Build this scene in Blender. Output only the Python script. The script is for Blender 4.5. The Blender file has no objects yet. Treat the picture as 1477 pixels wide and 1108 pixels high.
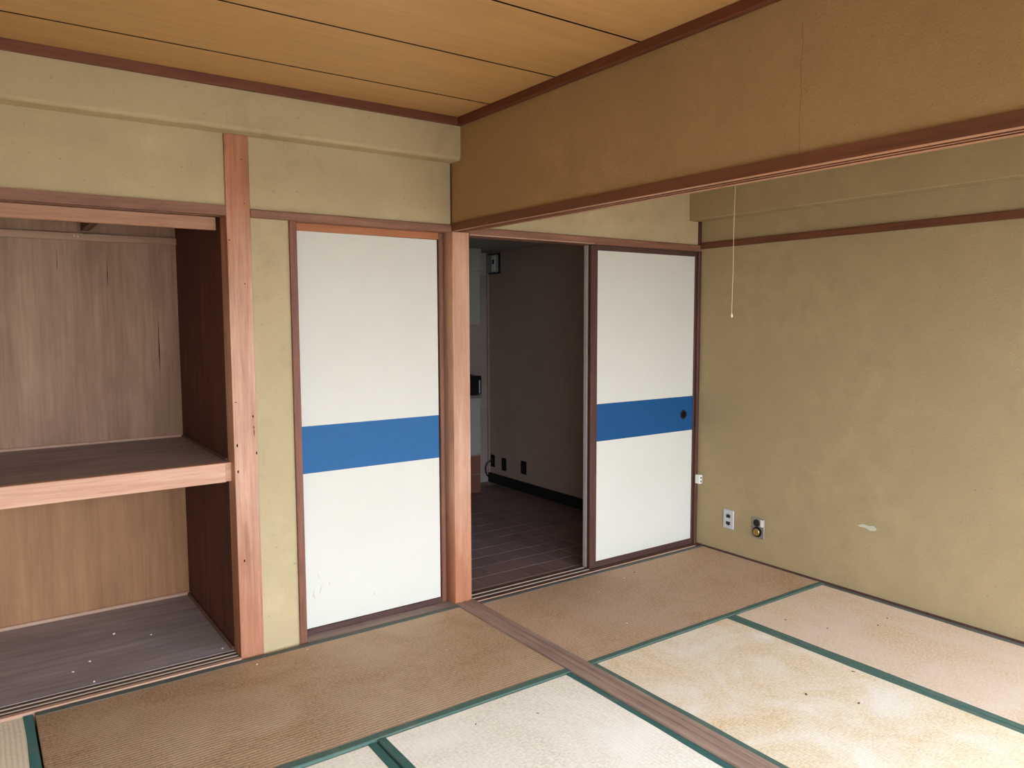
import bpy, bmesh, math, random
from mathutils import Vector, Matrix
random.seed(7)
S = bpy.context.scene
COL = S.collection

# ------------------------------------------------------------------ camera
cam = bpy.data.cameras.new('camera')
cam.sensor_width = 36.0
cam.lens = 36.0 * 1104.85 / 1477.0
cam.clip_start = 0.02
camo = bpy.data.objects.new('camera', cam)
COL.objects.link(camo)
YAW, PIT, ROL = 0.61719, -0.08514, -0.00312
F = Vector((math.sin(YAW) * math.cos(PIT), math.cos(YAW) * math.cos(PIT), math.sin(PIT)))
R0 = Vector((math.cos(YAW), -math.sin(YAW), 0))
U0 = R0.cross(F)
Rv = R0 * math.cos(ROL) + U0 * math.sin(ROL)
Uv = U0 * math.cos(ROL) - R0 * math.sin(ROL)
M = Matrix((Rv, Uv, -F)).transposed().to_4x4()
M.translation = (-1.9871, -3.3090, 1.4702)
camo.matrix_world = M
S.camera = camo

# ------------------------------------------------------------------ world, light, exposure
def lin(c):
    return tuple(((v / 255) / 12.92 if v / 255 <= 0.04045 else ((v / 255 + 0.055) / 1.055) ** 2.4) for v in c)

W = bpy.data.worlds.new('overcast_sky')
S.world = W
W.use_nodes = True
bg = W.node_tree.nodes['Background']
bg.inputs[0].default_value = (0.84, 0.97, 1.17, 1)
bg.inputs[1].default_value = 13.5
S.view_settings.view_transform = 'Standard'
S.view_settings.look = 'None'
S.view_settings.gamma = 1.0
S.view_settings.use_curve_mapping = False
S.view_settings.exposure = 0.06
S.cycles.diffuse_bounces = 6
S.cycles.max_bounces = 12

# window openings in the wall behind the camera (x0, x1, z0, z1)
YW = -3.70
WIN = [(-2.62, -0.10, 0.03, 1.86), (0.16, 1.76, 0.03, 1.86)]
for (x0, x1, z0, z1) in WIN:
    l = bpy.data.lights.new('window_portal', 'AREA')
    l.shape = 'RECTANGLE'
    l.size = x1 - x0
    l.size_y = z1 - z0
    l.cycles.is_portal = True
    o = bpy.data.objects.new('window_portal', l)
    o.location = ((x0 + x1) / 2, YW - 0.06, (z0 + z1) / 2)
    o.rotation_euler = (math.radians(90), 0, 0)      # faces into the room (+y)
    COL.objects.link(o)

# ------------------------------------------------------------------ node helpers
def mat(name, rough=0.6, spec=0.3):
    m = bpy.data.materials.new(name)
    m.use_nodes = True
    nt = m.node_tree
    b = nt.nodes['Principled BSDF']
    b.inputs['Roughness'].default_value = rough
    b.inputs['Specular IOR Level'].default_value = spec
    return m, nt, b

def nd(nt, t, **kw):
    n = nt.nodes.new(t)
    for k, v in kw.items():
        setattr(n, k, v)
    return n

def coords(nt, scale=(1, 1, 1), loc=(0, 0, 0)):
    tc = nd(nt, 'ShaderNodeTexCoord')
    mp = nd(nt, 'ShaderNodeMapping')
    mp.inputs['Scale'].default_value = scale
    mp.inputs['Location'].default_value = loc
    nt.links.new(tc.outputs['Object'], mp.inputs[0])
    return mp.outputs[0]

def noise(nt, vec, scale, detail=4, rough=0.55, dist=0.0):
    n = nd(nt, 'ShaderNodeTexNoise')
    n.inputs['Scale'].default_value = scale
    n.inputs['Detail'].default_value = detail
    n.inputs['Roughness'].default_value = rough
    n.inputs['Distortion'].default_value = dist
    nt.links.new(vec, n.inputs['Vector'])
    return n.outputs['Fac']

def ramp(nt, fac, stops):
    r = nd(nt, 'ShaderNodeValToRGB')
    e = r.color_ramp.elements
    while len(e) < len(stops):
        e.new(0.5)
    for i, (p, c) in enumerate(stops):
        e[i].position = p
        e[i].color = (*c, 1) if len(c) == 3 else c
    nt.links.new(fac, r.inputs[0])
    return r.outputs[0]

def mix(nt, fac, a, b, mode='MIX'):
    n = nd(nt, 'ShaderNodeMix', data_type='RGBA', blend_type=mode)
    for sock, v in ((n.inputs[0], fac), (n.inputs[6], a), (n.inputs[7], b)):
        if hasattr(v, 'links'):
            nt.links.new(v, sock)
        elif isinstance(v, (int, float)):
            sock.default_value = v
        else:
            sock.default_value = (*v, 1)
    return n.outputs[2]

def math_(nt, op, a, b=0.0, c=0.0):
    n = nd(nt, 'ShaderNodeMath', operation=op)
    for i, v in enumerate((a, b, c)):
        if hasattr(v, 'links'):
            nt.links.new(v, n.inputs[i])
        else:
            n.inputs[i].default_value = v
    return n.outputs[0]

def bump(nt, b, h, strength=0.3, dist=0.002):
    n = nd(nt, 'ShaderNodeBump')
    n.inputs['Strength'].default_value = strength
    n.inputs['Distance'].default_value = dist
    nt.links.new(h, n.inputs['Height'])
    nt.links.new(n.outputs[0], b.inputs['Normal'])

G0, G1 = (0, 0, 0), (1, 1, 1)

def wood(name, light, dark, axis='z', rough=0.55, grain=1.0, blotch=0.35, knots=0.0, seed=0.0, fade=None):
    m, nt, b = mat(name, rough, 0.35)
    sc = {'x': (0.045, 1, 1), 'y': (1, 0.045, 1), 'z': (1, 1, 0.045)}[axis]
    v = coords(nt, sc, (seed, seed * 1.3, seed * .7))
    g1 = noise(nt, v, 38 * grain, 5, .6, .6)
    g2 = noise(nt, v, 190 * grain, 3, .6)
    g = math_(nt, 'ADD', math_(nt, 'MULTIPLY', g1, .65), math_(nt, 'MULTIPLY', g2, .35))
    c = ramp(nt, g, [(.30, lin(dark)), (.52, lin([(l + d) / 2 + 4 for l, d in zip(light, dark)])), (.72, lin(light))])
    if fade:
        # sun- and hand-worn wood: (light, dark, ramp stops over the height z / 2.5)
        fl, fd, stops = fade
        cf = ramp(nt, g, [(.30, lin(fd)), (.52, lin([(l + d) / 2 + 4 for l, d in zip(fl, fd)])), (.72, lin(fl))])
        sx = nd(nt, 'ShaderNodeSeparateXYZ')
        tc = nd(nt, 'ShaderNodeTexCoord')
        nt.links.new(tc.outputs['Object'], sx.inputs[0])
        wob = noise(nt, coords(nt, (1, 1, .12), (seed, 2, 3)), 22, 4, .6)
        zz = math_(nt, 'ADD', math_(nt, 'MULTIPLY', sx.outputs[2], .4), math_(nt, 'MULTIPLY', math_(nt, 'SUBTRACT', wob, .5), .35))
        c = mix(nt, ramp(nt, zz, [(p, (q, q, q)) for p, q in stops]), c, cf)
    v2 = coords(nt, {'x': (.35, 1, 1), 'y': (1, .35, 1), 'z': (1, 1, .35)}[axis], (seed * 2, 0, seed))
    big = noise(nt, v2, 6, 4, .6, .5)
    f = ramp(nt, big, [(.32, G1), (.62, G0)])
    c = mix(nt, math_(nt, 'MULTIPLY', f, blotch), c, lin([d * .72 for d in dark]))
    if knots:
        vo = nd(nt, 'ShaderNodeTexVoronoi')
        vo.inputs['Scale'].default_value = 5.0
        nt.links.new(coords(nt, {'x': (.5, 1, 1), 'y': (1, .5, 1), 'z': (1, 1, .5)}[axis], (seed, 3, 1)), vo.inputs['Vector'])
        kf = ramp(nt, vo.outputs['Distance'], [(.05, G1), (.13, G0)])
        c = mix(nt, math_(nt, 'MULTIPLY', kf, knots), c, lin([d * .45 for d in dark]))
    nt.links.new(c, b.inputs['Base Color'])
    bump(nt, b, g, .25, .0012)
    return m

def plaster(name, base, stain=(98, 84, 60), seed=0.0, crack=None, stain_amt=.38):
    m, nt, b = mat(name, .95, .1)
    v = coords(nt, (1, 1, 1), (seed, seed, seed))
    big = noise(nt, v, 1.6, 5, .6, .4)
    mid = noise(nt, v, 9, 5, .62)
    fine = noise(nt, v, 420, 3, .6)
    c = mix(nt, ramp(nt, mid, [(.3, G0), (.7, G1)]), lin([x * .965 for x in base]), lin([min(255, x * 1.05) for x in base]))
    st = math_(nt, 'MULTIPLY', ramp(nt, big, [(.40, G0), (.70, G1)]), ramp(nt, mid, [(.38, G0), (.62, G1)]))
    c = mix(nt, math_(nt, 'MULTIPLY', st, stain_amt), c, lin(stain))
    c = mix(nt, math_(nt, 'MULTIPLY', ramp(nt, fine, [(.35, G1), (.6, G0)]), .22), c, lin([x * .72 for x in base]))
    sp = noise(nt, v, 55, 3, .5)
    c = mix(nt, math_(nt, 'MULTIPLY', ramp(nt, sp, [(.70, G0), (.75, G1)]), .35), c, lin([x * .55 for x in base]))
    h = math_(nt, 'ADD', math_(nt, 'MULTIPLY', fine, .7), math_(nt, 'MULTIPLY', noise(nt, v, 110, 4, .6), .8))
    if crack:
        tc = nd(nt, 'ShaderNodeTexCoord')
        sx = nd(nt, 'ShaderNodeSeparateXYZ')
        nt.links.new(tc.outputs['Object'], sx.inputs[0])
        w = noise(nt, coords(nt, (0, 0, 1)), 14, 4, .7)
        y = math_(nt, 'ADD', math_(nt, 'SUBTRACT', sx.outputs[1], crack[0]), math_(nt, 'MULTIPLY', math_(nt, 'SUBTRACT', w, .5), .032))
        on = math_(nt, 'MULTIPLY', math_(nt, 'LESS_THAN', math_(nt, 'ABSOLUTE', y), .0012), math_(nt, 'LESS_THAN', sx.outputs[2], crack[1]))
        c = mix(nt, math_(nt, 'MULTIPLY', on, .38), c, lin((60, 44, 26)))
    nt.links.new(c, b.inputs['Base Color'])
    bump(nt, b, h, .7, .003)
    return m

def tatami(name, light, dark, axis, seed=0.0, bleach=None, line=.5):
    """axis: direction of the mat's long side; the warp lines run along it"""
    m, nt, b = mat(name, .62, .25)
    tc = nd(nt, 'ShaderNodeTexCoord')
    sx = nd(nt, 'ShaderNodeSeparateXYZ')
    nt.links.new(tc.outputs['Object'], sx.inputs[0])
    across = sx.outputs[1] if axis == 'x' else sx.outputs[0]
    along = sx.outputs[0] if axis == 'x' else sx.outputs[1]
    wob = noise(nt, coords(nt, (1, 1, 1), (seed, 0, 0)), 4, 2, .5)
    ph = math_(nt, 'ADD', math_(nt, 'MULTIPLY', across, 2 * math.pi / .0155), math_(nt, 'MULTIPLY', wob, 5.0))
    rid = math_(nt, 'MULTIPLY_ADD', math_(nt, 'SINE', ph), .5, .5)
    rid = math_(nt, 'POWER', rid, .6)
    straw = noise(nt, coords(nt, (1, .07, 1) if axis == 'x' else (.07, 1, 1), (seed, seed, 0)), 420, 3, .6)
    cells = noise(nt, coords(nt, (1, .6, 1) if axis == 'x' else (.6, 1, 1), (seed, seed * 2, 0)), 120, 2, .5)
    big = noise(nt, coords(nt, (1, 1, 1), (seed * 3, seed, 0)), 2.6, 5, .65, .6)
    g = math_(nt, 'ADD', math_(nt, 'MULTIPLY', straw, .5), math_(nt, 'MULTIPLY', cells, .5))
    c = ramp(nt, g, [(.38, lin([x * .93 for x in dark])), (.60, lin(light))])
    c = mix(nt, ramp(nt, big, [(.35, G0), (.66, (.75, .75, .75))]), c, lin(bleach or [min(255, x * 1.07) for x in light]))
    st = noise(nt, coords(nt, (1, 1, 1), (seed, seed * 5, 0)), 7, 4, .6, .3)
    c = mix(nt, ramp(nt, st, [(.62, G0), (.85, (.28, .28, .28))]), c, lin([x * .82 for x in dark]))
    c = mix(nt, math_(nt, 'MULTIPLY', math_(nt, 'SUBTRACT', 1.0, rid), line), c, lin([x * .62 for x in dark]))
    nt.links.new(c, b.inputs['Base Color'])
    bump(nt, b, math_(nt, 'ADD', rid, math_(nt, 'MULTIPLY', straw, .5)), .5, .0012)
    return m

def plain(name, c, rough=.6, spec=.3, metal=0.0, var=.06, scale=8, bmp=0.0):
    m, nt, b = mat(name, rough, spec)
    b.inputs['Metallic'].default_value = metal
    n = noise(nt, coords(nt), scale, 4, .6)
    cc = mix(nt, n, lin([x * (1 - var) for x in c]), lin([min(255, x * (1 + var)) for x in c]))
    nt.links.new(cc, b.inputs['Base Color'])
    if bmp:
        bump(nt, b, noise(nt, coords(nt), 300, 3, .6), bmp, .001)
    return m

def tile_mat(name, c, var=.18, rough=.45):
    m, nt, b = mat(name, rough, .4)
    oi = nd(nt, 'ShaderNodeObjectInfo')
    n = noise(nt, coords(nt), 14, 5, .65)
    f = math_(nt, 'ADD', math_(nt, 'MULTIPLY', oi.outputs['Random'], .5), math_(nt, 'MULTIPLY', n, .5))
    cc = mix(nt, f, lin([x * (1 - var) for x in c]), lin([min(255, x * (1 + var)) for x in c]))
    nt.links.new(cc, b.inputs['Base Color'])
    return m

def cloth(name, c):
    m, nt, b = mat(name, .85, .15)
    w = noise(nt, coords(nt), 900, 2, .5)
    d = noise(nt, coords(nt), 12, 5, .65)
    cc = mix(nt, w, lin([x * .86 for x in c]), lin([min(255, x * 1.1) for x in c]))
    cc = mix(nt, ramp(nt, d, [(.5, G0), (.85, (.5, .5, .5))]), cc, lin((128, 124, 108)))
    nt.links.new(cc, b.inputs['Base Color'])
    bump(nt, b, w, .3, .0008)
    return m

def glass(name):
    m = bpy.data.materials.new(name)
    m.use_nodes = True
    nt = m.node_tree
    nt.nodes.clear()
    out = nd(nt, 'ShaderNodeOutputMaterial')
    tr = nd(nt, 'ShaderNodeBsdfTransparent')
    gl = nd(nt, 'ShaderNodeBsdfGlossy')
    gl.inputs['Roughness'].default_value = .02
    mx = nd(nt, 'ShaderNodeMixShader')
    mx.inputs[0].default_value = .06
    nt.links.new(tr.outputs[0], mx.inputs[1])
    nt.links.new(gl.outputs[0], mx.inputs[2])
    nt.links.new(mx.outputs[0], out.inputs[0])
    return m

MT = dict(
    palex2=wood('pale_board_x', (192, 140, 104), (156, 106, 76), 'x', blotch=.12, knots=.7, seed=3.6),
    railb=wood('closet_rail_wood', (196, 154, 120), (160, 118, 90), 'x', blotch=.15),
    plaster=plaster('sand_plaster', (195, 175, 134)),
    plaster2=plaster('sand_plaster_right_wall', (171, 151, 111), seed=4.2, stain_amt=.2),
    plaster3=plaster('sand_plaster_partition', (165, 130, 86), seed=9.1, crack=(-1.943, 2.31)),
    post=wood('post_cypress', (194, 126, 84), (144, 86, 56), 'z', blotch=.3, knots=.45, fade=((232, 190, 158), (186, 134, 106), [(.10, .15), (.30, .85), (.55, .9), (.82, .1)])),
    post_r=wood('post_cypress_red', (198, 132, 94), (160, 98, 66), 'z', blotch=.25, seed=2.0, knots=.2, fade=((222, 182, 150), (184, 136, 106), [(.06, .0), (.26, .75), (.55, .9), (.80, .5)])),
    jamb=wood('jamb_wood', (150, 96, 70), (100, 60, 43), 'z', blotch=.4, knots=.6, seed=5.0),
    dkx=wood('dark_trim_x', (162, 114, 88), (116, 75, 56), 'x', blotch=.4),
    dky=wood('dark_trim_y', (124, 72, 46), (88, 48, 30), 'y', blotch=.3),
    redx=wood('cornice_x', (130, 74, 52), (92, 48, 32), 'x', blotch=.3, seed=1.0),
    redy=wood('cornice_y', (116, 60, 34), (86, 40, 22), 'y', blotch=.25, seed=1.0),
    paley=wood('pale_lit_edge_y', (188, 134, 100), (150, 100, 72), 'y', blotch=.1),
    palex=wood('pale_rail_x', (224, 178, 146), (186, 134, 104), 'x', blotch=.12, knots=.25, seed=3.0),
    orangex=wood('orange_rail_x', (190, 120, 76), (158, 92, 54), 'x', blotch=.2),
    silly=wood('weathered_sill_y', (184, 156, 136), (130, 104, 90), 'y', blotch=.35, grain=1.3),
    sillx=wood('weathered_sill_x', (162, 140, 126), (118, 98, 88), 'x', blotch=.4, grain=1.3),
    dsillx=wood('dark_sill_x', (110, 82, 70), (78, 54, 46), 'x', blotch=.3),
    fframe=wood('door_frame_z', (104, 66, 52), (66, 40, 31), 'z', blotch=.3),
    fframex=wood('door_frame_x', (98, 66, 56), (64, 42, 36), 'x', blotch=.3),
    ceil=wood('ceiling_veneer', (198, 152, 95), (182, 135, 80), 'x', rough=.42, grain=.8, blotch=.12),
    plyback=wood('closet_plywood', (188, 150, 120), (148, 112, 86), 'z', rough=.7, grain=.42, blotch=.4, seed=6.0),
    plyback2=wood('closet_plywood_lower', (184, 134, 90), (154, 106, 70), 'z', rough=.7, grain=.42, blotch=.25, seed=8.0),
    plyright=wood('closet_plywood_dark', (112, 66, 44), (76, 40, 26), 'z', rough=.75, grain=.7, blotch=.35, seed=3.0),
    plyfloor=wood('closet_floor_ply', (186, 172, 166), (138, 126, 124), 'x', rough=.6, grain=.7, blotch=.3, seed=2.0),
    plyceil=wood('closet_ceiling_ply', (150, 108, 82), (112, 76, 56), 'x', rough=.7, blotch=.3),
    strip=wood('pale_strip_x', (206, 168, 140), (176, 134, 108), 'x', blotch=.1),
    stripd=wood('strip_y', (120, 90, 74), (90, 64, 50), 'y', blotch=.1),
    white=plain('door_paper_white', (213, 208, 192), .7, .2, var=.02, scale=3, bmp=.08),
    blue=plain('door_band_blue', (44, 96, 142), .65, .25, var=.05, scale=30, bmp=.08),
    blue2=plain('door_band_blue_deep', (24, 78, 124), .65, .25, var=.05, scale=30, bmp=.08),
    scratch=plain('scuffed_paper', (196, 188, 156), .8, .1),
    rail=plain('track_plastic', (180, 162, 142), .4, .4, var=.03),
    t1=tatami('tatami_brown_weave_shade', (202, 168, 130), (166, 131, 96), 'x', 1.0, (206, 178, 146), .45),  # aged brown plus the darker sheen of this weave direction, painted into the colour
    t4=tatami('tatami_brown_weave_shade_inner', (212, 178, 140), (176, 140, 106), 'x', 4.0, (208, 176, 150), .4),  # weave-direction shading painted in here too, for the inner room
    t0=tatami('tatami_yellowish', (252, 240, 212), (238, 220, 188), 'y', 7.0, (252, 240, 212), .14),
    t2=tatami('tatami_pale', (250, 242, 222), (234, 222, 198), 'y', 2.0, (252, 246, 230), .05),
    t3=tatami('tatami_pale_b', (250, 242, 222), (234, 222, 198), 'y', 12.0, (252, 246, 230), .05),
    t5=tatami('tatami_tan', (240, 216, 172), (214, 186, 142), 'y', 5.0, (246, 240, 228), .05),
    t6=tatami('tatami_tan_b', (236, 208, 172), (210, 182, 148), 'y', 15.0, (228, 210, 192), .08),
    border=cloth('border_cloth_green', (82, 106, 94)),
    border2=cloth('border_cloth_teal', (62, 100, 92)),
    border3=cloth('border_cloth_grey_green', (98, 102, 92)),
    border4=cloth('border_cloth_light_teal', (78, 124, 118)),
    straw=plain('tatami_core', (150, 122, 84), .9, .1, var=.2, scale=200),
    slab=plain('subfloor', (90, 76, 62), .9, .1),
    shell=plain('outer_shell', (170, 160, 145), .9, .1),
    kwall=plain('kitchen_paint', (164, 140, 124), .8, .2, var=.04),
    kceil=plain('kitchen_ceiling_paint', (150, 146, 138), .9, .1, var=.04),
    kbase=plain('kitchen_skirting', (28, 28, 26), .6, .3),
    ktile=tile_mat('kitchen_floor_tile', (128, 104, 98), .09),
    kgrout=plain('kitchen_grout', (176, 160, 150), .9, .1),
    kwtile=tile_mat('kitchen_wall_tile', (168, 150, 138), .06, .25),
    kbrown=tile_mat('brown_tile', (128, 84, 68), .1, .4),
    kwhite=plain('cabinet_white', (166, 162, 150), .5, .4, var=.03),
    black=plain('black_plastic', (22, 20, 20), .45, .4),
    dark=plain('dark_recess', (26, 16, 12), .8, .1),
    alu=plain('aluminium_plate', (196, 196, 198), .38, .5, metal=.35, var=.04),
    steel=plain('dull_steel_plate', (150, 142, 134), .4, .5, metal=.5, var=.1, scale=60),
    brass=plain('brass', (164, 138, 72), .35, .5, metal=.6, var=.1, scale=60),
    ivory=plain('ivory_plastic', (226, 220, 206), .45, .4, var=.02),
    cord=plain('ivory_cord', (214, 190, 150), .8, .2),
    chip=plain('bare_plaster', (186, 184, 160), .95, .1, var=.12, scale=90),
    crumb=plain('pale_crumb', (230, 220, 205), .8, .2),
    twig=plain('dark_twig', (70, 54, 40), .8, .2),
    glass=glass('window_glass'),
    ground=plain('concrete', (150, 148, 142), .9, .1, var=.08, scale=3),
)

# ------------------------------------------------------------------ mesh helpers
def bx(bm, x0, x1, y0, y1, z0, z1, bev=0.0):
    r = bmesh.ops.create_cube(bm, size=1.0)
    vs = r['verts']
    for v in vs:
        v.co = Vector(((x0 + x1) / 2 + v.co.x * (x1 - x0), (y0 + y1) / 2 + v.co.y * (y1 - y0), (z0 + z1) / 2 + v.co.z * (z1 - z0)))
    if bev:
        es = list({e for v in vs for e in v.link_edges})
        bmesh.ops.bevel(bm, geom=es, offset=bev, segments=1, affect='EDGES', profile=.5)
    return bm

def box(*a, bev=0.0):
    return bx(bmesh.new(), *a, bev=bev)

def prism(prof, axis, lo, hi):
    """prof: closed 2D outline; axis x -> (y, z), axis y -> (x, z), axis z -> (x, y)"""
    bm = bmesh.new()
    def P(a, b, t):
        return {'x': (t, a, b), 'y': (a, t, b), 'z': (a, b, t)}[axis]
    A = [bm.verts.new(P(a, b, lo)) for a, b in prof]
    B = [bm.verts.new(P(a, b, hi)) for a, b in prof]
    n = len(prof)
    bm.faces.new(A)
    bm.faces.new(B[::-1])
    for i in range(n):
        bm.faces.new((A[i], B[i], B[(i + 1) % n], A[(i + 1) % n]))
    bmesh.ops.recalc_face_normals(bm, faces=bm.faces)
    return bm

def cyl(bm, c, axis, r, h, seg=24, r2=None):
    """disc/cylinder with centre of its base at c, growing along +axis by h (h may be negative)"""
    r2 = r if r2 is None else r2
    ax = Vector({'x': (1, 0, 0), 'y': (0, 1, 0), 'z': (0, 0, 1)}[axis])
    u = Vector((0, 0, 1)) if axis != 'z' else Vector((1, 0, 0))
    v = ax.cross(u)
    c = Vector(c)
    A, B = [], []
    for i in range(seg):
        t = 2 * math.pi * i / seg
        d = u * math.cos(t) + v * math.sin(t)
        A.append(bm.verts.new(c + d * r))
        B.append(bm.verts.new(c + d * r2 + ax * h))
    bm.faces.new(A[::-1])
    bm.faces.new(B)
    for i in range(seg):
        bm.faces.new((A[i], A[(i + 1) % seg], B[(i + 1) % seg], B[i]))
    bmesh.ops.recalc_face_normals(bm, faces=bm.faces)
    return bm

def tube(pts, r, seg=8):
    bm = bmesh.new()
    rings = []
    pts = [Vector(p) for p in pts]
    for i, p in enumerate(pts):
        t = (pts[min(i + 1, len(pts) - 1)] - pts[max(i - 1, 0)]).normalized()
        u = t.cross(Vector((0.31, .9, .2))).normalized()
        v = t.cross(u)
        rings.append([bm.verts.new(p + (u * math.cos(2 * math.pi * k / seg) + v * math.sin(2 * math.pi * k / seg)) * r) for k in range(seg)])
    for a, b in zip(rings, rings[1:]):
        for k in range(seg):
            bm.faces.new((a[k], a[(k + 1) % seg], b[(k + 1) % seg], b[k]))
    bm.faces.new(rings[0][::-1])
    bm.faces.new(rings[-1])
    bmesh.ops.recalc_face_normals(bm, faces=bm.faces)
    return bm

def world_loc(o):
    p = Vector((0, 0, 0))
    while o:
        p += o.location
        o = o.parent
    return p

def obj(name, bm, m, parent=None, smooth=False):
    """links one mesh object; the shape comes in world coordinates"""
    if parent:
        bmesh.ops.translate(bm, verts=bm.verts, vec=-world_loc(parent))
    me = bpy.data.meshes.new(name)
    bm.to_mesh(me)
    bm.free()
    me.materials.append(MT[m] if isinstance(m, str) else m)
    if smooth:
        for p in me.polygons:
            p.use_smooth = True
    o = bpy.data.objects.new(name, me)
    COL.objects.link(o)
    if parent:
        o.parent = parent
    return o

def tag(o, label, cat, group=None, kind=None):
    o['label'] = label
    o['category'] = cat
    if group:
        o['group'] = group
    if kind:
        o['kind'] = kind
    return o

def struct(name, bm, m, label, cat):
    return tag(obj(name, bm, m), label, cat, kind='structure')

def thing(name, loc, label, cat, group=None, kind=None):
    o = bpy.data.objects.new(name, None)
    o.location = loc
    o.empty_display_size = .05
    COL.objects.link(o)
    return tag(o, label, cat, group, kind)

# ------------------------------------------------------------------ main dimensions
XL, XR = -2.75, 1.834          # side walls
ZC = 2.43                      # ceiling
ZH = 1.900                     # lintel underside
ZT = 1.941                     # lintel top
ZB = 2.234                     # underside of the beam along the back wall
CD = 0.955                     # closet depth

# ------------------------------------------------------------------ room shell
struct('floor', box(XL - .1, XR + .1, YW - .1, .0, -.12, -.055), 'slab', 'subfloor slab under the tatami mats', 'floor')
wb = bmesh.new()
bx(wb, XL, -1.087, .012, .07, ZT - .01, ZB + .05)
wall_b = struct('wall_back', wb, 'plaster', 'khaki sand plaster wall above the open closet', 'wall')
obj('plaster_panel', box(-.988, 0.004, .012, .07, 1.925, ZB + .05), 'plaster', wall_b)
obj('plaster_panel', box(-.988, -.8225, .010, .07, -.04, ZH + .006), 'plaster', wall_b)
obj('plaster_panel', box(.085, XR, .012, .07, 1.925, ZC + .05), 'plaster', wall_b)
# beam along the back wall, in front of the plaster
bb = box(XL, 0.004, -.079, .08, ZB, ZC + .05)
es = [e for e in bb.edges if all(abs(v.co.z - ZB) < 1e-4 and abs(v.co.y + .079) < 1e-4 for v in e.verts)]
bmesh.ops.bevel(bb, geom=es, offset=.018, segments=5, affect='EDGES', profile=.5)
struct('wall_back_beam', bb, 'plaster', 'plastered beam running under the ceiling above the closet and door', 'beam')
wr = struct('wall_right', box(XR, XR + .08, YW, .1, -.05, ZC + .05), 'plaster2', 'bare khaki plaster wall with two wall plates low down', 'wall')
rb = box(1.735, XR + .01, YW, 0.012, 2.075, ZC + .05)
es = [e for e in rb.edges if all(abs(v.co.z - 2.075) < 1e-4 and abs(v.co.x - 1.735) < 1e-4 for v in e.verts)]
bmesh.ops.bevel(rb, geom=es, offset=.006, segments=5, affect='EDGES', profile=.5)
struct('wall_right_beam', rb, 'plaster2', 'plastered beam along the top of the right wall', 'beam')
# chipped spot on the right wall
cp = bmesh.new()
pts = [(-1.108, .366), (-1.135, .380), (-1.17, .376), (-1.196, .382), (-1.214, .370), (-1.205, .356), (-1.176, .352), (-1.15, .362), (-1.12, .361)]
vs = [cp.verts.new((XR - .0012, y, z)) for y, z in pts]
vb = [cp.verts.new((XR + .002, y, z)) for y, z in pts]
cp.faces.new(vs)
for i in range(len(pts)):
    cp.faces.new((vs[i], vb[i], vb[(i + 1) % len(pts)], vs[(i + 1) % len(pts)]))
bmesh.ops.recalc_face_normals(cp, faces=cp.faces)
obj('chipped_patch', cp, 'chip', wr)['label'] = 'pale grey spot where the plaster is chipped'
# partition wall hanging over the sliding-door track between the two rooms
struct('wall_partition', box(.004, .082, YW, .012, ZT - .005, ZC + .05), 'plaster3', 'hanging plaster wall with a vertical crack above the grooved lintel', 'wall')
struct('wall_left', box(XL - .08, XL, YW, .0, -.05, ZC + .05), 'plaster', 'plaster side wall opposite the partition', 'wall')

# ceilings: every board its own piece, dark joint between
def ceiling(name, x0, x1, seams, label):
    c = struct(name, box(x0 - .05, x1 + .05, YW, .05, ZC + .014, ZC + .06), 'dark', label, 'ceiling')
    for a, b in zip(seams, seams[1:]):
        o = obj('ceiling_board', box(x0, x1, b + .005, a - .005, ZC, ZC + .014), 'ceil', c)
        o.data.materials.append(MT['dark'])          # board edges coloured dark to paint in the shade of the joints
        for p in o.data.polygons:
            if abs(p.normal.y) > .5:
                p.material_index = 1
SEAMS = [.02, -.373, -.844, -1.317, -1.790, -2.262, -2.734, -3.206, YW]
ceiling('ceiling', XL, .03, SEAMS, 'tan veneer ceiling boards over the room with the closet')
ceiling('ceiling_inner', .05, 1.79, SEAMS, 'veneer ceiling boards over the room beyond the grooved lintel')

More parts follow.
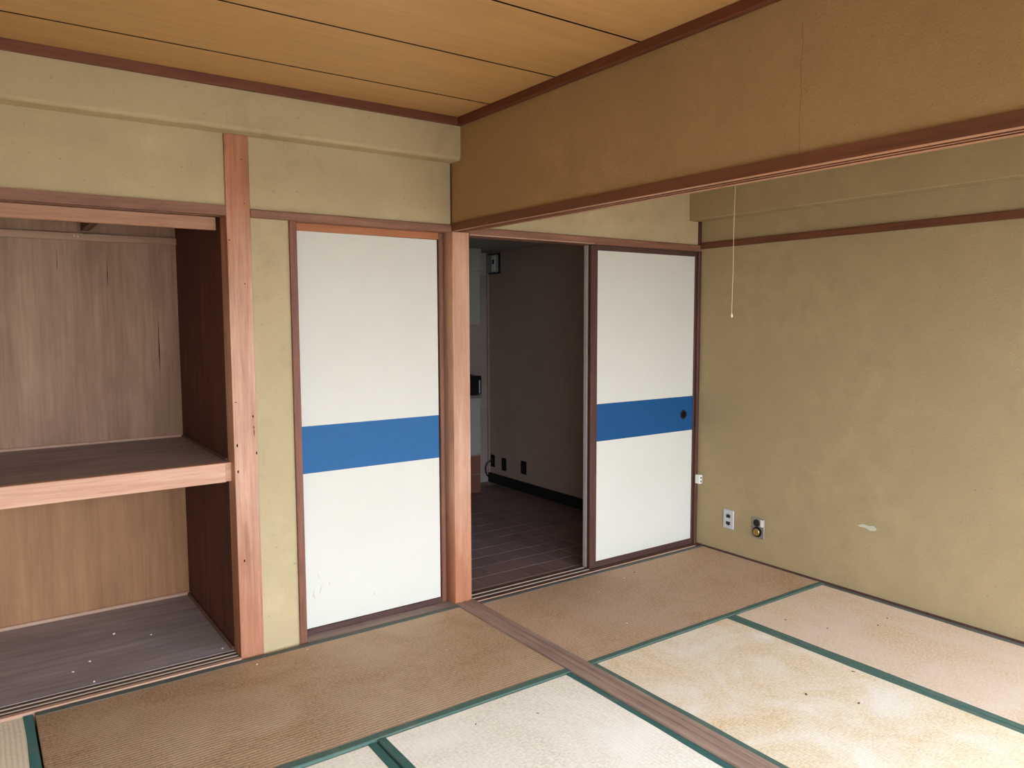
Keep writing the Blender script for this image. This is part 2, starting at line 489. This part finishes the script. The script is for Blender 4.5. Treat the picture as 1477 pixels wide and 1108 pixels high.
# window wall behind the camera, with two big sliding windows
wf = bmesh.new()
ed = [XL - .08, WIN[0][0], WIN[0][1], WIN[1][0], WIN[1][1], XR + .08]
for k in (0, 2, 4):
    bx(wf, ed[k], ed[k + 1], YW - .1, YW, -.12, ZC + .08)
for (x0, x1, z0, z1) in WIN:
    bx(wf, x0, x1, YW - .1, YW, -.12, z0)
    bx(wf, x0, x1, YW - .1, YW, z1, ZC + .08)
struct('wall_front', wf, 'plaster', 'plaster wall with two wide window openings', 'wall')
for k, (x0, x1, z0, z1) in enumerate(WIN):
    w = thing('window_%d' % (k + 1), ((x0 + x1) / 2, YW - .04, z0), ['wide aluminium sliding window of the room with the closet', 'narrower aluminium sliding window of the room beyond the lintel'][k], 'window', kind='structure')
    fr = bmesh.new()
    bx(fr, x0, x1, YW - .08, YW - .01, z0, z0 + .03)
    bx(fr, x0, x1, YW - .08, YW - .01, z1 - .03, z1)
    bx(fr, x0, x0 + .03, YW - .08, YW - .01, z0 + .03, z1 - .03)
    bx(fr, x1 - .03, x1, YW - .08, YW - .01, z0 + .03, z1 - .03)
    obj('window_frame', fr, 'alu', w)
    xm = (x0 + x1) / 2
    for j, (a, b, y) in enumerate(((x0 + .03, xm + .02, YW - .03), (xm - .02, x1 - .03, YW - .06))):
        sb = bmesh.new()
        bx(sb, a, a + .04, y - .012, y + .012, z0 + .03, z1 - .03)
        bx(sb, b - .04, b, y - .012, y + .012, z0 + .03, z1 - .03)
        bx(sb, a + .04, b - .04, y - .012, y + .012, z0 + .03, z0 + .09)
        bx(sb, a + .04, b - .04, y - .012, y + .012, z1 - .07, z1 - .03)
        s = obj('window_sash', sb, 'alu', w)
        obj('pane', box(a + .04, b - .04, y - .002, y + .002, z0 + .09, z1 - .07), 'glass', s)
struct('floor_balcony', box(-14, 14, -30, YW - .1, -.35, -.15), 'ground', 'pale concrete ground outside the windows', 'ground')

# ------------------------------------------------------------------ posts and trims
n_trim = [0]
def trim(bm, m, label, cat='trim'):
    n_trim[0] += 1
    return struct('trim_%d' % n_trim[0], bm, m, label, cat)

p1 = trim(box(-1.087, -.988, 0, .1, -.055, ZB, bev=.002), 'post', 'wooden post with nail holes between closet and narrow plaster panel', 'post')
for (y, z, w, h) in [(-1.02, 2.135, .004, .005), (-1.012, 1.955, .004, .005), (-1.004, 1.055, .006, .012), (-1.002, 1.008, .004, .014), (-1.001, .985, .003, .034),
                     (-1.074, .935, .007, .016), (-.9935, .895, .006, .014), (-1.074, .822, .007, .014), (-1.06, .43, .006, .014), (-1.02, 1.62, .004, .008), (-1.074, 1.12, .008, .004), (-1.078, 1.80, .008, .004)]:
    nb = bmesh.new()
    vv = [nb.verts.new((y + math.cos(t) * w / 2, -.0004, z + math.sin(t) * h / 2)) for t in [i * math.pi / 4 for i in range(8)]]
    vw = [nb.verts.new((v.co.x, .002, v.co.z)) for v in vv]
    nb.faces.new(vv)
    for i in range(8):
        nb.faces.new((vv[i], vw[i], vw[(i + 1) % 8], vv[(i + 1) % 8]))
    bmesh.ops.recalc_face_normals(nb, faces=nb.faces)
    obj('nail_hole', nb, 'dark', p1)
trim(box(0, .099, 0, .1, -.055, 1.902, bev=.002), 'post_r', 'reddish wooden post beside the open doorway', 'post')
# lintel boards on the back wall
trim(prism([(0, 1.941), (0, 1.900), (.03, 1.900), (.03, 1.908), (.05, 1.908), (.05, 1.900), (.075, 1.900), (.075, 1.908), (.095, 1.908), (.095, 1.941)], 'x', XL, -1.087), 'dkx', 'lintel board over the open closet', 'lintel')
trim(box(XL, -1.108, .084, .104, 1.846, 1.9, bev=.002), 'palex2', 'pale knotted board hanging behind the closet lintel', 'board')
trim(box(-.988, .0, -.003, .1, 1.898, 1.934, bev=.003), 'dkx', 'thin lintel board over the door with bright blue band', 'lintel')
trim(box(.099, XR - .001, -.003, .1, 1.889, 1.930, bev=.003), 'dkx', 'lintel board over the open doorway', 'lintel')
trim(box(.0995, .93, -.007, -.003, 1.889, 1.894), 'strip', 'thin pale strip painting the lit lower edge of the doorway lintel', 'trim')  # added strip that paints the light caught by the lintel's bottom edge
trim(box(-.823, -.791, -.004, .06, -.055, 1.898, bev=.002), 'jamb', 'thin knotted jamb strip beside narrow plaster panel', 'jamb')
trim(box(XR - .024, XR - .0005, -.008, .1, -.045, 1.889, bev=.003), 'fframe', 'dark jamb in the corner by the right wall', 'jamb')
trim(box(XR - .017, XR - .0005, -.004, .011, 1.930, 2.075), 'fframe', 'short dark strip in the corner under the beam', 'trim')
# lintel between the rooms with door grooves on its underside
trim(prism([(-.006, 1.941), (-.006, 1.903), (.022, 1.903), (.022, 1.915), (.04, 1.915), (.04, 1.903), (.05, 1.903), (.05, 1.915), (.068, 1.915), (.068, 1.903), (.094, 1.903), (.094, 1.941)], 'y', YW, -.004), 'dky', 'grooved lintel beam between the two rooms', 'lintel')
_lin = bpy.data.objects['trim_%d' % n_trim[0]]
_lin.data.materials.append(MT['paley'])              # paler wood on the underside ridges paints in light from the floor
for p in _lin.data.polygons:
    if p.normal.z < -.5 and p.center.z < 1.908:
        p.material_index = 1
# cornices
trim(box(XL, -.025, -.104, -.079, 2.394, ZC, bev=.002), 'redx', 'red brown cornice along the back wall beam', 'cornice')
trim(box(-.025, .004, YW, -.079, 2.394, ZC, bev=.002), 'redy', 'red brown cornice along the partition wall', 'cornice')
# picture rail and foot strip on the right wall
trim(box(XR - .014, XR - .0003, YW, -.009, 1.904, 1.943, bev=.002), 'dky', 'dark picture rail along the right wall', 'rail')
trim(box(XR - .010, XR - .0003, YW, -.009, -.05, .009, bev=.001), 'fframex', 'dark foot strip under the right wall', 'trim')
# thin shadow joint strip where back plaster meets partition
trim(box(-.002, .004, .004, .0118, 1.936, ZB - .001), 'fframe', 'thin dark joint strip in the plaster corner', 'trim')

# sill between the rooms
trim(prism([(0, -.054), (0, .006), (.028, .006), (.028, .002), (.046, .002), (.046, .006), (.062, .006), (.062, .002), (.080, .002), (.080, .006), (.105, .006), (.105, -.054)], 'y', YW, -.002), 'silly', 'weathered grooved door track between the tatami rooms', 'sill')
# sill of the doorway and right door, with two light tracks
def tracks(s, x0, x1, ys, z, name='track_strip'):
    for y in ys:
        obj(name, box(x0, x1, y - .004, y + .004, z, z + .004, bev=.001), 'rail', s)
s1 = trim(prism([(-.036, -.054), (-.036, .004), (-.028, .004), (-.028, .0), (.1, .0), (.1, -.054)], 'x', .1055, XR - .024), 'dsillx', 'dark grooved sill of the open doorway', 'sill')
tracks(s1, .1055, .92, (.012, .056), 0)
obj('track_edge', box(.1055, XR - .05, -.040, -.034, .0, .005, bev=.001), 'strip', s1)
s2 = trim(box(-.791, -.0005, -.0135, .1, -.054, .0), 'sillx', 'dusty sill under the door with bright blue band', 'sill')
s3 = trim(box(XL, -1.0875, .010, .1, -.054, .001), 'dsillx', 'dark grooved sill of the open closet', 'sill')
tracks(s3, XL, -1.09, (.036, .070), .001)
obj('front_lip', box(XL, -1.0885, -.0145, .010, -.054, .007, bev=.002), 'strip', s3)

# ------------------------------------------------------------------ closet interior
struct('floor_closet', box(XL, -1.087, .1, CD + .05, -.06, .004), 'plyfloor', 'dusty grey plywood floor of the closet', 'floor')
wcb = struct('wall_closet_back', box(XL, -1.087, CD, CD + .04, .0, .80), 'plyback2', 'brown plywood back of the closet', 'wall')
obj('plywood_panel', box(XL, -1.087, CD, CD + .04, .80, 2.0), 'plyback', wcb)
for (cx, z0, z1, w) in [(-1.186, 1.20, 1.50, .005), (-1.408, 1.63, 1.79, .003), (-1.62, 1.70, 1.82, .0025)]:
    nb = bmesh.new()
    zm = z0 + (z1 - z0) * .35
    pp = [(cx, z0), (cx + w / 2, zm), (cx + .001, z1), (cx - w / 2, zm)]
    va = [nb.verts.new((x, CD - .0006, z)) for x, z in pp]
    vb_ = [nb.verts.new((x, CD + .004, z)) for x, z in pp]
    nb.faces.new(va)
    for k in range(4):
        nb.faces.new((va[k], vb_[k], vb_[(k + 1) % 4], va[(k + 1) % 4]))
    bmesh.ops.recalc_face_normals(nb, faces=nb.faces)
    obj('veneer_split', nb, 'dark', wcb)
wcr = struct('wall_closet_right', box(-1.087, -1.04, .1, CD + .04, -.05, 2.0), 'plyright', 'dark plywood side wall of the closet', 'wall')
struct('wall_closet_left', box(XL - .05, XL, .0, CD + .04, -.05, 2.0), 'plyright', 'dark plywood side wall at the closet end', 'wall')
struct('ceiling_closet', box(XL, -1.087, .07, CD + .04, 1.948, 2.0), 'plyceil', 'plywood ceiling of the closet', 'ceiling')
for x in (-1.497, -1.95, -2.4):
    trim(box(x - .016, x + .016, .105, CD, 1.900, 1.948), 'plyceil', 'ceiling batten running front to back in the closet', 'batten')['group'] = 'closet ceiling battens'
rl = trim(box(XL, -1.087, CD - .02, CD, 1.852, 1.886, bev=.001), 'railb', 'rail under the closet ceiling on its back panel', 'rail')
trim(box(XL, -1.087, CD - .014, CD, .004, .022, bev=.004), 'strip', 'pale strip at the foot of the closet back panel', 'trim')
trim(box(-1.1, -1.087, .1, CD - .014, .004, .02, bev=.004), 'stripd', 'brown strip at the foot of the closet side wall', 'trim')
trim(box(XL, -1.087, CD - .012, CD, .857, .871, bev=.003), 'strip', 'pale strip along the back of the closet shelf', 'trim')
trim(box(-1.098, -1.087, .1, CD - .012, .857, .868, bev=.003), 'stripd', 'brown strip along the side of the closet shelf', 'trim')
sh = thing('closet_shelf', (-1.9, .5, .774), 'thick closet shelf with pale front rail and grey top', 'shelf')
obj('shelf_board', box(XL, -1.0875, .08, CD - .001, .835, .857), 'plyfloor', sh)
obj('front_rail', box(XL, -1.112, .044, .08, .774, .858, bev=.002), 'palex', sh)
obj('end_block', box(-1.112, -1.0875, .052, .08, .776, .857, bev=.001), 'palex', sh)
for x in (-1.5, -2.0, -2.5):
    obj('joist', box(x - .02, x + .02, .08, CD - .001, .79, .835), 'plyceil', sh)
for k, (px, pz) in enumerate([(-1.545, 1.873), (-1.531, 1.870)]):
    pn = cyl(bmesh.new(), (px, CD - .0205, pz), 'y', .004, -.006, 10, .003)
    t = tag(obj('push_pin', pn, 'ivory'), ('tiny white push pin in the top closet rail, farther from the nail-holed post', 'tiny white push pin in the top closet rail, nearer the nail-holed post')[k], 'pin', 'push pins in the closet rail')

# ------------------------------------------------------------------ sliding doors
d1 = thing('door_1', (-.395, .085, .0), 'white sliding door with bright blue band beside narrow plaster panel', 'door', kind='structure')
obj('panel', box(-.80, -.046, .074, .090, .028, 1.864), 'white', d1)
obj('blue_band', box(-.80, -.0465, .0728, .074, .762, .981), 'blue', d1)['label'] = 'bright blue band'
obj('top_rail', box(-.80, -.028, .066, .096, 1.866, 1.905, bev=.002), 'orangex', d1)
obj('bottom_rail', box(-.80, -.028, .066, .096, .001, .026, bev=.002), 'fframex', d1)
obj('stile', box(-.040, -.016, .062, .096, .001, 1.897, bev=.003), 'jamb', d1)
obj('shadow_gap', box(-.046, -.040, .080, .090, .001, 1.866), 'dark', d1)
for (x, z, h, tl) in [(-.735, .19, .05, .25), (-.722, .175, .035, -.2), (-.700, .205, .05, .3), (-.648, .225, .025, -.1), (-.705, .27, .02, .1), (-.415, .125, .022, -.3)]:
    nb = bmesh.new()
    pp = [(x, z - h / 2), (x + .004 + tl * .02, z), (x + tl * h, z + h / 2), (x - .001 + tl * .02, z)]
    va = [nb.verts.new((a, .0735, c)) for a, c in pp]
    vb_ = [nb.verts.new((a, .078, c)) for a, c in pp]
    nb.faces.new(va)
    for k in range(4):
        nb.faces.new((va[k], vb_[k], vb_[(k + 1) % 4], va[(k + 1) % 4]))
    bmesh.ops.recalc_face_normals(nb, faces=nb.faces)
    obj('scratch', nb, 'scratch', d1)
d2 = thing('door_2', (1.37, .03, .0), 'white sliding door with blue band and finger pull by the right wall', 'door', kind='structure')
obj('panel', box(.978, 1.800, .020, .034, .036, 1.858), 'white', d2)
obj('blue_band', box(.9785, 1.7995, .0188, .020, .752, .972), 'blue2', d2)['label'] = 'deep blue band'
st = obj('stile', box(.925, .966, .010, .040, .001, 1.888, bev=.004), 'fframe', d2)
obj('stile_bead', box(.966, .978, .017, .036, .001, 1.888), 'fframe', d2)
obj('stile', box(1.800, 1.8095, .012, .040, .001, 1.888, bev=.002), 'fframe', d2)
obj('top_rail', box(.966, 1.800, .014, .038, 1.858, 1.888, bev=.002), 'fframex', d2)
obj('bottom_rail', box(.966, 1.800, .012, .038, .001, .036, bev=.002), 'fframex', d2)
pl = obj('finger_pull', cyl(bmesh.new(), (1.716, .0188, .857), 'y', .030, -.004, 28, .027), 'black', d2)
obj('pull_dish', cyl(bmesh.new(), (1.716, .0150, .857), 'y', .020, -.0012, 24, .019), 'dark', pl)
d3 = thing('door_3', (1.37, .07, .0), 'grey edged sliding door parked behind the door by the right wall', 'door', kind='structure')
obj('panel', box(.955, 1.800, .052, .074, .001, 1.888), 'kwhite', d3)
obj('stile', box(.926, .955, .046, .078, .001, 1.888, bev=.003), plain('grey_edge', (176, 164, 158), .5, .3), d3)

# ------------------------------------------------------------------ tatami mats
def wav(s, seed, amp):
    return amp * (math.sin(s * 5.1 + seed) + .6 * math.sin(s * 12.7 + seed * 2.3)) / 1.6

def mat_thing(x0, x1, y0, y1, z, m, axis, bl, label, seed, bm1='border', bm2='border', bw=.032, group=None):
    """axis = long direction; cloth borders run along both long sides"""
    t = thing('tatami_mat', ((x0 + x1) / 2, (y0 + y1) / 2, z - .05), label, 'tatami mat', group)
    obj('straw_core', box(x0, x1, y0, y1, z - .05, z - .004), 'straw', t)
    obj('woven_cover', box(x0, x1, y0, y1, z - .004, z, bev=.002), m, t)
    N = 40
    for side in (0, 1):
        bm = bmesh.new()
        rows = []
        for i in range(N + 1):
            f = i / N
            if axis == 'x':
                s = x0 + (x1 - x0) * f
                e = y0 if side == 0 else y1
            else:
                s = y0 + (y1 - y0) * f
                e = x0 if side == 0 else x1
            d = 1 if side == 0 else -1
            o = e - d * (.001 + wav(s, seed + side, .0012))
            inn = e + d * (bw + wav(s * 1.3, seed + 3 + side, .0022))
            zz = z + .0016 + wav(s, seed + 9, .0006)
            prof = [(o, z - .02), (o, zz - .003), (o + d * .004, zz), (inn - d * .003, zz), (inn, z - .001), (inn, z - .02)]
            rows.append([bm.verts.new((s, a, b) if axis == 'x' else (a, s, b)) for a, b in prof])
        for a, b in zip(rows, rows[1:]):
            for k in range(6):
                bm.faces.new((a[k], a[(k + 1) % 6], b[(k + 1) % 6], b[k]))
        bm.faces.new(rows[0])
        bm.faces.new(rows[-1][::-1])
        bmesh.ops.recalc_face_normals(bm, faces=bm.faces)
        obj('cloth_border', bm, (bm1, bm2)[side], t)
    return t

mat_thing(-1.853, -.003, -.932, -.015, 0, 't1', 'x', 0, 'worn tatami mat with painted brown weave shading lying along the closet and door with bright blue band', 1.0, 'border', 'border3', bw=.038)
mat_thing(-2.745, -1.861, -1.835, -.015, -.004, 't0', 'y', 0, 'yellowish tatami mat in front of the closet', 2.2, 'border2', 'border4')
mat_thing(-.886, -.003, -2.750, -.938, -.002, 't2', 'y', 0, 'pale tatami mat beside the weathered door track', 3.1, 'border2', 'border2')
mat_thing(-1.795, -.893, -2.750, -.938, -.008, 't3', 'y', 0, 'pale tatami mat between yellowish mat and mat beside the track', 4.7, 'border2', 'border2')
mat_thing(-2.745, -1.801, -3.66, -1.842, -.004, 't3', 'y', 0, 'pale tatami mat in the corner below the yellowish mat', 5.9, 'border2', 'border2')
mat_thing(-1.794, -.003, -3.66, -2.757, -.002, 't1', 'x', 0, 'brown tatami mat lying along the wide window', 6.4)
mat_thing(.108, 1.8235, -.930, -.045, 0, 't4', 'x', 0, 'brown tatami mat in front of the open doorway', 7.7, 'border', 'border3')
mat_thing(.108, 1.017, -2.750, -.936, -.001, 't5', 'y', 0, 'tan tatami mat on the doorway side of the track with yellowish stains', 8.5, 'border', 'border')
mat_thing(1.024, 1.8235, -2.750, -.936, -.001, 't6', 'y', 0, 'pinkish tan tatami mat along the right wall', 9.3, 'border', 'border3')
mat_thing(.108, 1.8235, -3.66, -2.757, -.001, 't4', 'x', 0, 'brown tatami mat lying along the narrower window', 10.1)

# ------------------------------------------------------------------ plates and small fittings on the right wall
X = XR
o1 = thing('wall_outlet', (X, -.262, .158), 'aluminium double socket plate low on the right wall near the corner', 'outlet')
obj('cover_plate', box(X - .006, X - .0002, -.302, -.222, .158, .278, bev=.0035), 'alu', o1)
for z in (.237, .193):
    up = 1 if z > .2 else -1
    b = box(X - .0072, X - .005, -.276, -.246, z - .010, z + .010)
    bx(b, X - .0072, X - .005, -.264, -.258, min(z + up * .010, z + up * .016), max(z + up * .010, z + up * .016))
    obj('socket', b, 'black', o1)
o2 = thing('gas_outlet', (X, -.481, .149), 'dull steel gas tap plate with brass cap on the right wall', 'gas outlet')
obj('cover_plate', box(X - .006, X - .0002, -.526, -.437, .149, .273, bev=.003), 'steel', o2)
obj('socket_ring', cyl(bmesh.new(), (X - .006, -.472, .240), 'x', .022, -.005, 24, .020), 'black', o2)
obj('tap_housing', cyl(bmesh.new(), (X - .006, -.478, .187), 'x', .031, -.010, 28, .028), 'dark', o2)
obj('brass_cap', cyl(bmesh.new(), (X - .014, -.478, .187), 'x', .024, -.008, 28, .020), 'brass', o2)['label'] = 'round brass cap'
obj('sticker', box(X - .0072, X - .0058, -.522, -.500, .222, .264), 'ivory', o2)
o3 = thing('surface_socket', (XR - .012, -.025, .405), 'small ivory socket box on the dark corner jamb', 'socket')
obj('socket_body', box(XR - .030, XR - .0002, -.046, -.009, .405, .463, bev=.003), 'ivory', o3)
for z in (.421, .444):
    obj('slot', box(XR - .020, XR - .010, -.0468, -.0455, z - .005, z + .006), 'dark', o3)

# pull cord of a ceiling lamp fitting in the inner room
pc = thing('pull_cord', (1.150, -.8, ZC), 'thin ivory pull cord hanging in front of the right wall', 'pull cord')
obj('ceiling_rose', cyl(cyl(bmesh.new(), (1.153, -.8, ZC - .012), 'z', .05, .012, 28), (1.153, -.8, ZC - .035), 'z', .03, .023, 24), 'ivory', pc)
cz = [ZC - .035 - (ZC - .035 - 1.492) * i / 16 for i in range(17)]
obj('cord', tube([(1.1535 - .006 * i / 16 - .0012 * math.sin(i * .9), -.8, z) for i, z in enumerate(cz)], .0016), 'cord', pc)
kb = bmesh.new()
bmesh.ops.create_uvsphere(kb, u_segments=12, v_segments=8, radius=1)
for v in kb.verts:
    v.co = Vector((1.1478 + v.co.x * .0055, -.8 + v.co.y * .0055, 1.482 + v.co.z * .011))
obj('cord_bead', kb, 'ivory', pc, True)

# ------------------------------------------------------------------ kitchen seen through the doorway
KX0, KX1, KY0, KY1, KZ0, KZ1 = -.25, 1.84, .1, 2.45, -.012, 2.055
kf = struct('floor_kitchen', box(KX0, KX1 + .05, KY0, KY1 + .05, -.08, KZ0 - .003), 'kgrout', 'dark brown tiled kitchen floor beyond the doorway', 'floor')
TS = .154
tb = box(-TS / 2 + .003, TS / 2 - .003, -TS / 2 + .003, TS / 2 - .003, -.003, 0.0, bev=.0008)
tm = bpy.data.meshes.new('tile')
tb.to_mesh(tm)
tb.free()
tm.materials.append(MT['ktile'])
i = 0
while True:
    xx = .45 + TS / 2 + TS * (i - 3)
    i += 1
    if xx - TS / 2 < KX0:
        continue
    if xx + TS / 2 > KX1:
        break
    j = 0
    while .146 + TS * (j + 1) < KY1:
        t = bpy.data.objects.new('tile', tm)
        t.location = (xx, .146 + TS * (j + .5), KZ0 + random.uniform(-.0004, .0004))
        COL.objects.link(t)
        t.parent = kf
        j += 1
struct('wall_kitchen_right', box(KX1, KX1 + .06, KY0, KY1 + .06, -.08, KZ1 + .3), 'kwall', 'plain painted kitchen wall receding beyond the doorway', 'wall')
wkb = struct('wall_kitchen_back', box(KX0 - .06, KX1, KY1 + .008, KY1 + .06, -.08, KZ1 + .3), 'kgrout', 'tiled kitchen wall at the far end', 'wall')
for c in range(2):
    for r in range(9):
        a = KX1 - .004 - .2 * (c + 1) + .002
        obj('tile', box(a, a + .196, KY1, KY1 + .010, .002 + .2 * r + .06, .198 + .2 * r + .06, bev=.001), 'kwtile', wkb)
struct('wall_kitchen_left', box(KX0 - .06, KX0, KY0, KY1 + .06, -.08, KZ1 + .3), 'kwall', 'painted kitchen wall on the hidden side', 'wall')
struct('wall_kitchen_front', box(KX0, -.001, KY0, KY0 + .03, -.08, KZ1 + .3), 'kwall', 'kitchen side of the wall behind the white door', 'wall')
struct('ceiling_kitchen', box(KX0 - .06, KX1 + .06, KY0, KY1 + .06, KZ1, KZ1 + .06), 'kceil', 'dim painted kitchen ceiling', 'ceiling')
struct('wall_kitchen_over_door', box(KX0, KX1 + .06, .07, .1, 1.93, KZ1 + .35), 'kwall', 'kitchen side of the wall over the doorway', 'wall')
struct('baseboard_kitchen', box(KX1 - .010, KX1 - .0002, KY0, KY1, KZ0, .075), 'kbase', 'black skirting along the kitchen wall', 'skirting')
struct('trim_kitchen_corner', box(KX1 - .018, KX1 - .0002, KY1 - .020, KY1 - .0002, .076, KZ1), 'kwall', 'painted corner strip in the kitchen', 'trim')
wc = thing('wall_cabinet', (1.25, 2.28, 1.43), 'white kitchen wall cabinet hanging at the far end', 'cabinet')
obj('cabinet_body', box(.95, 1.545, 2.14, KY1 - .0005, 1.43, KZ1 - .001), 'kwhite', wc)
cdr = obj('cabinet_door', box(.955, 1.240, 2.12, 2.14, 1.425, 1.86, bev=.002), 'kwhite', wc)
obj('handle', box(1.20, 1.215, 2.112, 2.12, 1.44, 1.52), 'alu', cdr)
cdr = obj('cabinet_door', box(1.245, 1.540, 2.12, 2.14, 1.425, 1.86, bev=.002), 'kwhite', wc)
obj('handle', box(1.27, 1.285, 2.112, 2.12, 1.44, 1.52), 'alu', cdr)
obj('upper_panel', box(.955, 1.555, 2.12, 2.14, 1.87, KZ1 - .002, bev=.002), 'kwhite', wc)
kc = thing('stove_counter', (1.25, 2.28, .31), 'white kitchen counter unit standing on a brown tiled block', 'counter')
obj('counter_body', box(.95, 1.545, 2.15, KY1 - .0005, .31, .80), 'kwhite', kc)
for a, b in ((.955, 1.245), (1.250, 1.543)):
    o = obj('cabinet_door', box(a, b, 2.13, 2.15, .315, .80, bev=.002), 'kwhite', kc)
    obj('handle', box(a + .02, a + .035, 2.122, 2.13, .70, .78), 'alu', o)
obj('worktop', box(.945, 1.56, 2.12, KY1 - .0005, .80, .825, bev=.003), 'steel', kc)
ks = thing('gas_stove', (1.3, 2.28, .825), 'black gas stove on the kitchen counter', 'stove')
obj('stove_body', box(1.0, 1.565, 2.14, 2.42, .832, .985, bev=.006), 'black', ks)
obj('trivet', box(1.10, 1.5, 2.2, 2.38, .985, 1.0, bev=.004), 'dark', ks)
for x in (1.2, 1.46):
    obj('knob', cyl(bmesh.new(), (x, 2.14, .90), 'y', .022, -.02, 16), 'black', ks)
obj('trim_bar', box(1.535, 1.545, 2.134, 2.14, .84, .95), 'alu', ks)
for x in (1.03, 1.53):
    for y in (2.17, 2.39):
        obj('foot', cyl(bmesh.new(), (x, y, .825), 'z', .012, .008, 10), 'black', ks)
bl = thing('tiled_plinth', (1.25, 2.28, KZ0), 'low block clad in brown tiles under the kitchen counter', 'plinth')
obj('core', box(.95, 1.540, 2.135, KY1 - .0005, KZ0, .31), 'kgrout', bl)
for c in range(4):
    for r in range(2):
        a = 1.540 - .147 * (c + 1)
        obj('tile', box(a + .002, a + .145, 2.127, 2.136, KZ0 + .002 + .16 * r, KZ0 + .158 + .16 * r, bev=.001), 'kbrown', bl)

# fittings on the kitchen wall
kb = thing('breaker_box', (KX1, 2.34, 1.87), 'white box with dark rim high on the kitchen wall', 'box')
obj('back_plate', box(KX1 - .012, KX1 - .0002, 2.25, 2.428, 1.862, 2.040, bev=.003), 'black', kb)
obj('box_cover', box(KX1 - .040, KX1 - .012, 2.262, 2.416, 1.874, 2.028, bev=.006), 'kceil', kb)
obj('switch_cover', box(KX1 - .046, KX1 - .040, 2.270, 2.325, 1.882, 2.020, bev=.002), 'ivory', kb)
obj('switch', box(KX1 - .052, KX1 - .046, 2.285, 2.305, 1.945, 1.985), 'black', kb)
for k, (y0, y1, z0, z1, lb) in enumerate([(2.352, 2.412, .133, .243, 'dark outlet plate in the far kitchen corner with a black hose'), (2.172, 2.240, .125, .238, 'dark outlet plate between two others low on the kitchen wall'), (1.872, 1.950, .142, .255, 'dark outlet plate low on the kitchen wall, farthest from the corner')]):
    t = thing('kitchen_outlet', (KX1, (y0 + y1) / 2, z0), lb, 'outlet', 'outlets along the kitchen wall')
    obj('cover_plate', box(KX1 - .006, KX1 - .0002, y0, y1, z0, z1, bev=.002), 'dark', t)
    obj('socket', box(KX1 - .008, KX1 - .006, y0 + .02, y1 - .02, z0 + .03, z1 - .03), 'black', t)
hs = [(KX1 - .006, 2.385, .19), (KX1 - .03, 2.39, .185), (KX1 - .055, 2.40, .165), (KX1 - .066, 2.405, .13), (KX1 - .060, 2.41, .09), (KX1 - .045, 2.415, .055), (KX1 - .02, 2.42, .035), (KX1 - .02, 2.40, .0)]
tag(obj('hose', tube(hs, .006), 'black'), 'black hose looping from the outlet to the kitchen floor', 'hose')

# ------------------------------------------------------------------ crumbs and bits left on the floors
def crumb(x, y, z, l, w, rot, m, label, group, name):
    b = bmesh.new()
    bmesh.ops.create_icosphere(b, subdivisions=1, radius=1)
    for v in b.verts:
        v.co = Vector((v.co.x * l / 2 * random.uniform(.8, 1.15), v.co.y * w / 2 * random.uniform(.8, 1.15), v.co.z * w / 3))
    bmesh.ops.rotate(b, verts=b.verts, matrix=Matrix.Rotation(rot, 3, 'Z'))
    bmesh.ops.translate(b, verts=b.verts, vec=(x, y, z + w / 3))
    tag(obj(name, b, m), label, 'debris', group)
for x, y, l, lb in [(-1.50, .60, .020, 'largest pale crumb on the closet floor, towards its back panel'), (-1.36, .49, .013, 'pale crumb on the closet floor near its dark side wall'),
                    (-1.63, .34, .013, 'pale crumb in the middle of the grey closet floor'), (-1.70, .27, .013, 'pale crumb near the sill side of the closet floor'),
                    (-1.13, .14, .014, 'pale crumb in the closet corner behind the nail-holed post'), (-1.64, .12, .016, 'pale crumb right behind the closet sill tracks')]:
    crumb(x, y, .004, l, l * .6, random.uniform(0, 3), 'crumb', lb, 'crumbs on the closet floor', 'crumb')
for x, y, lb in [(.98, -.22, 'pale crumb near the sill on the brown mat at the doorway'), (.54, -.70, 'pale crumb near the green border of the brown doorway mat'), (.72, -.30, 'pale crumb in front of the open doorway on the brown mat')]:
    crumb(x, y, 0, .009, .007, random.uniform(0, 3), 'crumb', lb, 'crumbs on the doorway mat', 'crumb')
for x, y, lb in [(1.10, -.18, 'dark splinter in front of the door with finger pull'), (1.52, -.62, 'dark splinter on the brown doorway mat towards the right wall')]:
    crumb(x, y, 0, .016, .004, random.uniform(0, 3), 'twig', lb, 'splinters on the doorway mat', 'splinter')
for x, y, lb in [(.62, -1.62, 'dark splinter in the middle of the tan mat'), (.72, -1.78, 'dark splinter on the tan mat, farther from the doorway'), (.95, -1.62, 'dark splinter on the tan mat close to its green border')]:
    crumb(x, y, -.001, .018, .006, random.uniform(0, 3), 'twig', lb, 'splinters on the tan mat', 'splinter')
for x, y, lb in [(1.50, -1.42, 'dark splinter in the middle of the pinkish wall mat'), (1.27, -1.30, 'dark splinter on the pinkish mat nearer the tan mat'), (1.62, -1.40, 'dark splinter on the pinkish mat near the right wall'), (1.20, -1.12, 'dark splinter on the pinkish mat near the brown mat')]:
    crumb(x, y, -.001, .018, .005, random.uniform(0, 3), 'twig', lb, 'splinters on the wall mat', 'splinter')
for x, y, lb in [(-.82, -.08, 'pale crumb by the foot of the knotted jamb'), (-.32, -.45, 'pale crumb in the middle of the brown closet-side mat'), (-1.05, -.10, 'pale crumb by the foot of the nail-holed post')]:
    crumb(x, y, 0, .010, .006, random.uniform(0, 3), 'crumb', lb, 'crumbs on the closet-side mat', 'crumb')
for x, y, lb in [(-.32, -1.12, 'dark splinter on the pale mat nearer the door track'), (-.55, -1.05, 'dark splinter on the pale mat near the brown mat')]:
    crumb(x, y, -.002, .014, .004, random.uniform(0, 3), 'twig', lb, 'splinters on the pale mat', 'splinter')
